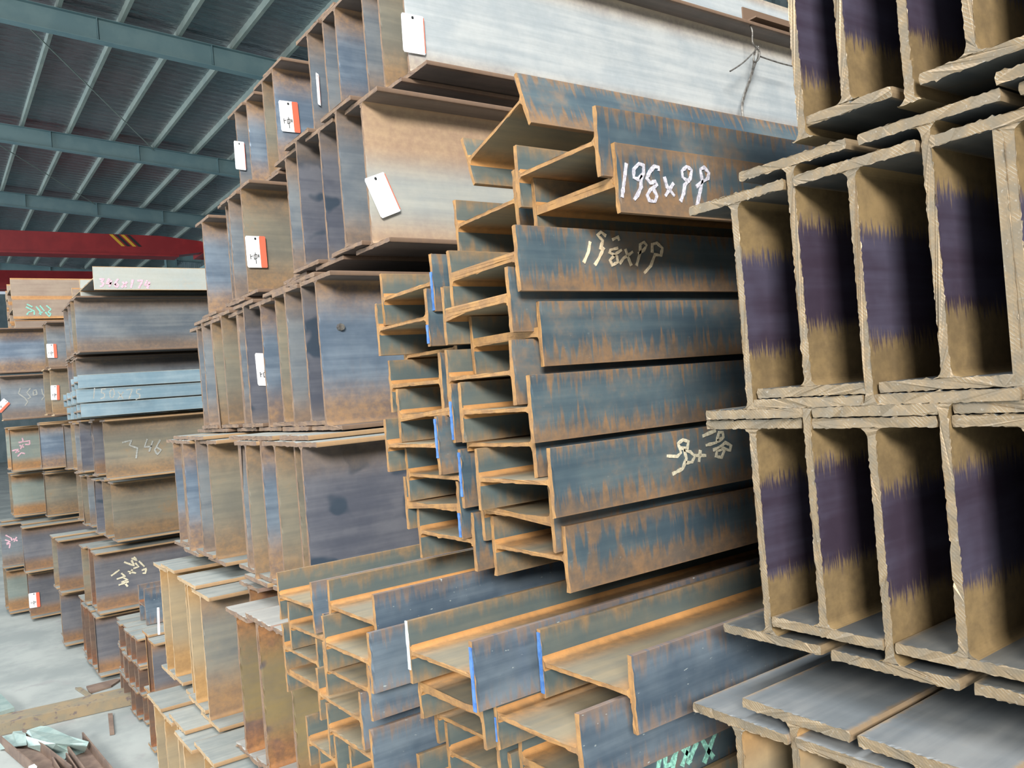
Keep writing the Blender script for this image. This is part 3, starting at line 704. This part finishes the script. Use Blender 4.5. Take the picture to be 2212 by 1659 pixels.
GL = {  # handwriting in a unit box, y down
 '1': [[(.5, 0), (.42, 1)]],
 '9': [[(.75, .28), (.6, .06), (.35, .04), (.2, .22), (.3, .42), (.55, .42), (.75, .25), (.72, .5), (.5, .8), (.25, 1)]],
 '8': [[(.8, .12), (.5, .02), (.2, .16), (.25, .38), (.6, .52), (.8, .74), (.6, .96), (.3, .92), (.25, .7), (.6, .45), (.82, .28), (.8, .12)]],
 'x': [[(.15, .3), (.85, .95)], [(.85, .3), (.15, 1)]],
 '3': [[(.1, .12), (.75, .05), (.45, .4), (.8, .62), (.7, .88), (.35, 1)]],
 '4': [[(.4, 0), (.1, .6), (.9, .55)], [(.75, .2), (.6, 1)]],
 '6': [[(.6, 0), (.25, .45), (.25, .85), (.6, .98), (.8, .72), (.5, .55), (.25, .75)]],
 '7': [[(.05, .12), (.85, .05), (.45, 1)]],
 '5': [[(.85, .05), (.3, .08), (.25, .42), (.7, .5), (.7, .85), (.2, 1)]],
 '0': [[(.5, .05), (.2, .35), (.3, .85), (.65, .9), (.85, .5), (.7, .12), (.5, .05)]],
}
def write(txt, p0, du, dv, gap=1.15):
    """glyph strokes in picture pixels: p0 top-left, du advance vector of one glyph, dv its height vector"""
    out = []
    for i, ch in enumerate(txt):
        if ch == ' ': continue
        for s in GL[ch]:
            out.append([(p0[0]+du[0]*(i*gap+a)+dv[0]*b, p0[1]+du[1]*(i*gap+a)+dv[1]*b) for a, b in s])
    return out
# white 198x99, copied stroke by stroke (picture pixels on the flange plane x=-0.8375)
w1 = [[(1352, 353), (1343, 427)],
      [(1385, 378), (1377, 388), (1368, 384), (1368, 366), (1379, 354), (1389, 358), (1389, 374), (1383, 388), (1384, 404), (1376, 422), (1369, 432)],
      [(1422, 370), (1422, 362), (1412, 360), (1402, 372), (1396, 386), (1404, 396), (1414, 392), (1418, 400), (1404, 410), (1397, 422), (1402, 434), (1414, 436), (1418, 424), (1408, 404)],
      [(1434, 382), (1440, 404), (1456, 424)], [(1454, 396), (1436, 424)],
      [(1484, 392), (1474, 384), (1472, 370), (1482, 360), (1493, 368), (1490, 386), (1478, 400), (1476, 418), (1469, 436)],
      [(1503, 404), (1514, 394), (1528, 386), (1530, 374), (1520, 362), (1512, 366), (1516, 392), (1510, 420), (1502, 458)]]
ribbon('chalk_marking', px_strokes(w1, -.8375), M['chalk_white'], A['F1'], .0056, lab='white chalk numbers 198x99')
w2 = [[(1274, 522), (1270, 545), (1260, 568)],
      [(1296, 540), (1301, 520), (1290, 508), (1297, 501), (1308, 510)], [(1304, 535), (1292, 560), (1284, 573)],
      [(1322, 518), (1334, 512), (1337, 520)],
      [(1334, 536), (1318, 540), (1316, 546), (1332, 554), (1334, 566), (1322, 573), (1317, 562), (1330, 548), (1342, 540)],
      [(1350, 538), (1356, 556), (1363, 574)], [(1366, 544), (1346, 558), (1338, 570)],
      [(1378, 548), (1390, 540), (1396, 530), (1390, 523), (1382, 528), (1382, 546), (1374, 574)],
      [(1408, 546), (1408, 528), (1418, 525), (1430, 536), (1427, 552), (1414, 550), (1405, 574), (1391, 590)]]
ribbon('chalk_marking', px_strokes(w2, -.975), M['chalk_peach'], A['F2'], .0052, lab='peach chalk numbers, top partly rubbed out')
w3 = [[(1440, 985), (1462, 986), (1470, 978), (1464, 958), (1474, 950), (1486, 954), (1484, 968), (1470, 968)],
      [(1476, 970), (1482, 990), (1474, 1012), (1452, 1024)], [(1476, 972), (1490, 976), (1500, 986), (1494, 998), (1480, 1000)],
      [(1512, 972), (1509, 998)], [(1500, 984), (1524, 984)],
      [(1517, 942), (1545, 930)], [(1524, 962), (1546, 956), (1552, 948)],
      [(1548, 952), (1552, 934), (1560, 934), (1562, 944), (1550, 954)],
      [(1540, 972), (1554, 966), (1566, 956), (1578, 962), (1576, 974), (1562, 968), (1548, 974), (1546, 986), (1558, 988), (1564, 972)]]
ribbon('chalk_marking', px_strokes(w3, -.920), M['chalk_cream'], A['F5'], .0054, lab='cream chalk numbers written upside down')
w4 = [[(1426, 1625), (1419, 1668)],
      [(1464, 1600), (1450, 1606), (1436, 1630), (1436, 1655), (1448, 1650), (1460, 1625), (1464, 1600), (1452, 1660)],
      [(1488, 1586), (1474, 1600), (1472, 1616), (1486, 1630), (1490, 1648)], [(1490, 1588), (1484, 1620), (1472, 1655)],
      [(1505, 1602), (1484, 1650)], [(1514, 1594), (1528, 1620), (1540, 1636)], [(1547, 1577), (1534, 1610), (1520, 1648)]]
ribbon('chalk_marking', px_strokes(w4, -.845), M['chalk_mint'], BB['last'], .0075, lab='mint-green chalk 198x')
ribbon('chalk_marking', px_strokes(write('346x174', (214, 601), (14.3, .6), (-3, 18)), -5.36), M['chalk_pink'], W0a, .012, lab='pink chalk 346x174')
w5 = write('8x175', (106, 668), (-11, -1), (5, 14))
w5 = [[(100, 660), (110, 668), (104, 674), (110, 678), (106, 684), (98, 674)], [(86, 660), (96, 672)], [(92, 674), (84, 678)], [(78, 662), (86, 672), (88, 680)], [(58, 657), (70, 663)], [(56, 663), (74, 672), (74, 680)], [(58, 680), (62, 674), (70, 672)]]
ribbon('chalk_marking', px_strokes(w5, -7.70), M['chalk_mint'], Vc, .011, lab='mint-green chalk numbers')
bpy.context.view_layer.update()
def find(lab):
    for b in BEAMS:
        if b['label'] == lab: return b
def lab_of(txt):
    for b in BEAMS:
        if txt in b['label']: return b
ribbon('chalk_marking', px_strokes([[(264, 956), (284, 951), (280, 962), (297, 968), (294, 990)], [(318, 948), (312, 966), (328, 964)], [(330, 952), (322, 976)], [(346, 950), (334, 972), (340, 982), (348, 972), (338, 966)]], -5.115), M['chalk_grey'], lab_of('rightmost, third tier of the far stack'), .009, lab='faint grey chalk numbers')
ribbon('chalk_marking', px_strokes([[(289, 1203), (296, 1210), (284, 1206)], [(268, 1214), (290, 1222), (284, 1210)], [(292, 1216), (300, 1224), (288, 1228)], [(300, 1212), (312, 1224)], [(306, 1232), (316, 1228), (314, 1238), (308, 1238)], [(240, 1244), (258, 1231)], [(252, 1251), (270, 1245), (262, 1238)], [(262, 1258), (276, 1252), (266, 1248)], [(256, 1264), (278, 1256)], [(280, 1240), (286, 1230)], [(276, 1234), (294, 1238)], [(270, 1260), (276, 1267)]], -5.295), M['chalk_cream'], W5[0], .010, lab='cream chalk 346x174')
ribbon('chalk_marking', px_strokes(write('150x75', (196, 838), (16.5, .3), (-1, 23)), -4.86), M['chalk_grey'], small[(1, 0)], .006, lab='faint chalk 150x75')
ribbon('chalk_marking', px_strokes([[(190, 801), (206, 796), (206, 806)], [(262, 798), (266, 796)], [(278, 798), (288, 799)], [(296, 799), (318, 798)], [(330, 796), (334, 800)]], -5.575), M['chalk_grey'], lab_of('rightmost in the second tier of the far stack'), .007, lab='worn chalk dashes') if 0 else None
ribbon('chalk_marking', px_strokes([[(44, 838), (40, 850), (54, 860), (60, 868), (54, 876)], [(66, 838), (58, 848), (66, 858), (60, 862)], [(72, 844), (78, 842), (80, 852), (72, 854), (72, 844)], [(90, 840), (92, 850), (96, 856), (90, 864)]], -7.26+.004), M['chalk_grey'], VL2[0], .009, lab='faint chalk 350')
ribbon('chalk_marking', px_strokes([[(48, 946), (50, 954), (40, 956)], [(52, 954), (64, 952), (64, 960), (54, 960)], [(42, 962), (52, 966)], [(50, 960), (44, 970)], [(26, 974), (40, 970), (34, 978), (42, 974)], [(38, 986), (46, 978), (54, 980)]], -7.50+.004), M['chalk_pink'], U3[0], .010, lab='pink chalk numbers')
ribbon('chalk_marking', px_strokes([[(12, 1156), (24, 1162), (26, 1168)], [(11, 1166), (22, 1170), (14, 1174)], [(14, 1176), (22, 1174), (20, 1184)], [(28, 1164), (38, 1168)], [(36, 1160), (30, 1170)]], -7.72+.004), M['chalk_pink'], X5[0], .010, lab='pink chalk numbers')
def paint(parent, pxs, x, w, mat, lab):
    ribbon('paint_mark', px_strokes(pxs, x), mat, parent, w, off=.0012, lab=lab)
def end_paint(parent, P, mat, w, lab, name='paint_mark'):
    ribbon(name, [[Vector(p) for p in P]], mat, parent, w, normal=Vector((0, -1, 0)), off=.0022, lab=lab)
# blue and white paint on flange ends
def fl_end(t, side, z0, z1, mat, lab, H=.198, w=.006):
    x = t.location.x + side*(H/2 - .0045); y = t.location.y; z = t.location.z
    end_paint(t, [(x, y, z+z0), (x, y, z+z1)], mat, w, lab)
fl_end(A['L1'], 1, .02, -.046, M['blue_paint'], 'blue paint on the flange end')
fl_end(A['L2'], 1, -.012, -.044, M['blue_paint'], 'blue paint on the flange end')
fl_end(A['L5'], 1, .02, -.044, M['blue_paint'], 'blue paint on the flange end')
fl_end(A['L6'], 1, .046, -.02, M['blue_paint'], 'blue paint on the flange end')
fl_end(A['L7'], 1, .044, -.03, M['blue_paint'], 'blue paint on the flange end')
fl_end(A['L8'], 1, -.005, -.046, M['blue_paint'], 'blue paint on the flange end')
fl_end(BB['c1'], 1, .044, -.046, M['blue_paint'], 'blue paint on the flange end', w=.0075)
fl_end(BB['c1'], -1, .047, -.03, M['white_paint'], 'white paint on the flange end', w=.0075)
fl_end(BB['r1'], -1, .044, -.044, M['blue_paint'], 'blue paint on the flange end', w=.0075)
fl_end(BB['r2'], -1, -.005, -.04, M['blue_paint'], 'blue paint on the flange end', w=.003)

# ------------------------------------------------------------------ tags
def make_tag(label, x, corners_px, ink=True, flip=False, size=None):
    P = [at_x(a, b, x) for a, b in corners_px]       # top-left, top-right, bottom-right, bottom-left
    c = sum(P, Vector())/4
    U = ((P[1]+P[2])-(P[0]+P[3]))/2; Vv = ((P[3]+P[2])-(P[0]+P[1]))/2
    wU, hV = U.length, Vv.length; u = U.normalized(); v = Vv.normalized()
    n = Vector((1, 0, 0))
    t = empty('tag', c); tag(t, label, 'tag', 'paper tags hanging on the beams')
    def slab(name, a0, a1, b0, b1, mat, o0, o1, rad=0):
        pts = [(a0+rad, b0), (a1-rad, b0), (a1, b0+rad), (a1, b1-rad), (a1-rad, b1), (a0+rad, b1), (a0, b1-rad), (a0, b0+rad)]
        V = [tuple(u*a*wU + v*b*hV + n*o0) for a, b in pts] + [tuple(u*a*wU + v*b*hV + n*o1) for a, b in pts]
        k = 8; Fc = [tuple(range(k)), tuple(range(k, 2*k))[::-1]] + [(i, i+k, (i+1) % k + k, (i+1) % k) for i in range(k)]
        return new_obj(name, V, Fc, mat, t)
    slab('tag_card', -.5, .5, -.5, .5, M['tag_white'], .003, .0045, .05)
    slab('coloured_strip', .18, .5, -.5, .5, M['tag_red'], .0045, .0050, .03) if ink else slab('thin_border', .46, .5, -.46, .46, M['tag_red'], .0045, .0050, .01)
    slab('rivet', -.06, .04, -.45, -.38, M['ink'], .0045, .0056, .02)
    if ink:
        st = [[(-.32, .08), (-.31, .24)], [(-.30, .15), (-.2, .13)], [(-.14, .1), (-.14, .24), (.0, .2), (0, .08), (-.14, .1)], [(-.07, .02), (-.06, .38)], [(.06, .08), (.06, .18)], [(.11, .08), (.11, .18)]]
        V, Fc = [], []
        for s in st:
            for (a, b), (a2, b2) in zip(s[:-1], s[1:]):
                p, q = u*a*wU+v*b*hV+n*.0052, u*a2*wU+v*b2*hV+n*.0052
                d = (q-p).normalized().cross(n)*.0010*hV/.1
                k = len(V)
                V += [tuple(p+d), tuple(q+d), tuple(q-d), tuple(p-d), tuple(p+d-n*.0006), tuple(q+d-n*.0006), tuple(q-d-n*.0006), tuple(p-d-n*.0006)]
                Fc += [(k, k+1, k+2, k+3), (k+7, k+6, k+5, k+4), (k, k+4, k+5, k+1), (k+2, k+6, k+7, k+3), (k+1, k+5, k+6, k+2), (k+3, k+7, k+4, k)]
        new_obj('handwriting', V, Fc, M['ink'], t)
    return t
make_tag('blank white tag on the pale web at the top of the tall stack', -1.768*KM, [(864, 28), (914, 37), (918, 121), (871, 112)], ink=False)
make_tag('blank white tag hanging askew on the pale tan web', -1.702*KM, [(783, 388), (830, 371), (863, 457), (825, 472)], ink=False)
make_tag('white and coral tag in the top tier of the tall stack', -2.644*KM, [(601, 217), (641, 222), (649, 288), (607, 284)])
make_tag('white and coral tag in the second tier of the tall stack', -2.562*KM, [(529, 510), (571, 511), (578, 579), (534, 578)])
make_tag('narrow white tag half hidden in the third tier of the tall stack', -2.296*KM, [(549, 763), (590, 764), (596, 834), (557, 833)])
make_tag('white tag edge hanging behind the left end of the tall stack', -3.05*KM, [(505, 304), (526, 308), (532, 368), (508, 366)], ink=False)
make_tag('thin white tag edge beside the rust-dark web of the top tier', -2.32*KM, [(681, 157), (687, 162), (692, 229), (686, 226)], ink=False)
make_tag('small tag on the top tier of the far back-left stack', -6.902, [(100, 743), (121, 743), (124, 773), (102, 773)])
make_tag('small tag on the second tier of the far back-left stack', -6.692, [(108, 833), (129, 832), (128, 864), (111, 864)])
make_tag('tilted tag at the left edge on the far back-left stack', -7.25, [(8, 861), (22, 871), (2, 893), (-12, 880)])
make_tag('tag on the lower tier of the third far stack', -7.412, [(61, 1282), (85, 1279), (87, 1310), (64, 1314)])
make_tag('long white tag hanging at the left foot of the ochre beams', -2.990, [(339, 1597), (345, 1597), (346, 1648), (342, 1650)], ink=False)
make_tag('long cream tag hanging beside the upper ochre beams', -3.345, [(339, 1312), (343, 1312), (346, 1370), (340, 1371)], ink=False)

# ------------------------------------------------------------------ tie wire on the pale beam
wt = empty('tie_wire', (-1.76*KM, 2.40*KM, 1.47+1.13*KM)); tag(wt, 'twisted grey tie wire looped over the pale beam', 'wire')
o = wt.location.copy()
def wp(pts, x=-1.758): return [tuple(at_x(a, b, x*KM) - o) for a, b in pts]
tube('wire_strand', wp([(1600, 48), (1612, 50)], -1.75) + wp([(1622, 57), (1626, 70), (1624, 92), (1634, 104), (1642, 112), (1640, 128), (1630, 136), (1626, 128), (1632, 112)], -1.69), .0032, M['wire'], wt)
tube('wire_strand', wp([(1634, 100), (1628, 118), (1628, 140), (1620, 170), (1606, 205), (1601, 232), (1605, 258), (1613, 278)], -1.72), .0030, M['wire'], wt)
tube('wire_strand', wp([(1638, 100), (1640, 118), (1630, 142), (1622, 172), (1608, 208), (1603, 234), (1607, 258), (1614, 277)], -1.72), .0030, M['wire'], wt)
tube('wire_tail', wp([(1638, 102), (1620, 122), (1598, 142), (1577, 154)], -1.69), .0028, M['wire'], wt)
tube('wire_tail', wp([(1642, 122), (1665, 130), (1690, 138), (1712, 143)], -1.69), .0028, M['wire'], wt)
# small things on the beams
bolt = new_obj('magnet', *(lambda: ([(0, math.cos(a)*.011, math.sin(a)*.011) for a in [PI/4*i for i in range(8)]] + [(.010, math.cos(a)*.009, math.sin(a)*.009) for a in [PI/4*i for i in range(8)]], [tuple(range(8))[::-1], tuple(range(8, 16))] + [(i, (i+1) % 8, (i+1) % 8+8, i+8) for i in range(8)]))(), M['wire'])
bolt.location = at_x(735, 707, -1.7585*KM); tag(bolt, 'small round grey stud on the bright blue web', 'stud')

# ------------------------------------------------------------------ scrap on the floor
def slab_px(name, label, pxs, h, mat, cat, z=0.002, lift=None):
    P = [at_z(a, b, h) for a, b in pxs]; n = len(P)
    c = sum(P, Vector())/n
    V = [(p.x-c.x, p.y-c.y, z) for p in P] + [(p.x-c.x, p.y-c.y, h + (lift[i] if lift else 0)) for i, p in enumerate(P)]
    Fc = [tuple(range(n))[::-1], tuple(range(n, 2*n))] + [(i, (i+1) % n, (i+1) % n+n, i+n) for i in range(n)]
    area2 = sum((P[i].x*P[(i+1) % n].y - P[(i+1) % n].x*P[i].y) for i in range(n))
    if area2 < 0: Fc = [f[::-1] for f in Fc]
    o = new_obj(name, V, Fc, mat); o.location = (c.x, c.y, 0); tag(o, label, cat)
    return o
def channel(name, label, p0, p1, w, h, th, mat, cat, flip=False):
    p0, p1 = Vector(p0), Vector(p1); d = p1-p0; L = d.length
    t = empty(name, p0, (0, 0, math.atan2(d.y, d.x) - PI/2)); tag(t, label, cat, 'steel scraps lying on the floor')
    if not flip:
        boxes('web', [(-w/2, w/2, 0, L, h-th, h)], mat, t)
        boxes('flange', [(-w/2, -w/2+th, 0, L, 0, h-th)], mat, t); boxes('flange', [(w/2-th, w/2, 0, L, 0, h-th)], mat, t)
    else:
        boxes('web', [(-w/2, w/2, 0, L, 0, th)], mat, t)
        boxes('flange', [(-w/2, -w/2+th, 0, L, th, h)], mat, t); boxes('flange', [(w/2-th, w/2, 0, L, th, h)], mat, t)
    return t
channel('steel_channel', 'long brown steel channel lying across the aisle floor', (-4.88, -.06, .002), (-4.76, .95, .002), .15, .055, .008, M['scrap_tan'], 'steel scrap')
gs = empty('bent_sheet', (0, 0, 0)); tag(gs, 'bent pale galvanised sheet with torn edges on the floor', 'sheet metal', 'steel scraps lying on the floor')
def sheet(name, pxs, zs, parent, mat, th=.004):
    P = [at_z(a, b, z) for (a, b), z in zip(pxs, zs)]
    n = len(P); V = [tuple(p) for p in P] + [(p.x, p.y, p.z-th) for p in P]
    Fc = [tuple(range(n)), tuple(range(n, 2*n))[::-1]] + [(i, i+n, (i+1) % n+n, (i+1) % n) for i in range(n)]
    return new_obj(name, V, Fc, mat, parent)
sheet('sheet_fold', [(0, 1592), (26, 1586), (28, 1580), (52, 1578), (56, 1586), (58, 1608), (34, 1612), (0, 1618)], [.03, .04, .045, .04, .05, .03, .02, .01], gs, M['galv_sheet'])
sheet('sheet_fold', [(56, 1582), (62, 1576), (88, 1568), (104, 1569), (150, 1590), (192, 1602), (188, 1612), (120, 1606), (70, 1592)], [.05, .06, .07, .07, .065, .06, .05, .07, .06], gs, M['galv_sheet'])
sheet('sheet_fold', [(56, 1590), (120, 1606), (188, 1612), (182, 1624), (154, 1636), (150, 1622), (140, 1640), (104, 1628), (60, 1612)], [.05, .07, .05, .01, .006, .03, .005, .01, .02], gs, M['galv_sheet'])
slab_px('steel_plate', 'pale grey steel plate corner at the left edge of the floor', [(-30, 1492), (2, 1499), (31, 1528), (-25, 1545)], .05, M['galv_sheet'], 'sheet metal', z=.03)
slab_px('timber_sleeper', 'dark block propping up the pale steel plate', [(-30, 1530), (26, 1534), (30, 1546), (-30, 1552)], .028, M['scrap'], 'timber', z=0)
channel('steel_channel', 'short brown channel lying at the bottom left corner', (-4.62, .24, .002), (-3.95, .36, .002), .10, .05, .006, M['scrap'], 'steel scrap', flip=True)
channel('steel_channel', 'short rusty channel beside the galvanised sheet', (-4.34, .46, .002), (-3.7, .50, .002), .09, .05, .006, M['scrap'], 'steel scrap', flip=True)
channel('steel_channel', 'short rusty channel between the other two channels at the bottom', (-4.16, .385, .002), (-3.7, .41, .002), .06, .04, .006, M['scrap'], 'steel scrap', flip=True)
slab_px('steel_strip', 'wide flat brown strip at the foot of the far stack', [(186, 1482), (250, 1466), (262, 1466), (240, 1481), (194, 1495)], .012, M['scrap'], 'steel scrap')
slab_px('steel_strip', 'narrow diagonal strip touching the long channel', [(162, 1485), (174, 1484), (220, 1513), (208, 1516)], .012, M['scrap_tan'], 'steel scrap')
slab_px('steel_strip', 'narrow upright strip in front of the long channel', [(233, 1541), (243, 1540), (247, 1582), (237, 1584)], .012, M['scrap'], 'steel scrap')
pb = slab_px('paper_scrap', 'small white scrap of paper at the bottom left corner', [(62, 1655), (74, 1650), (80, 1655), (78, 1670), (60, 1668)], .06, M['tag_white'], 'paper', z=.056)
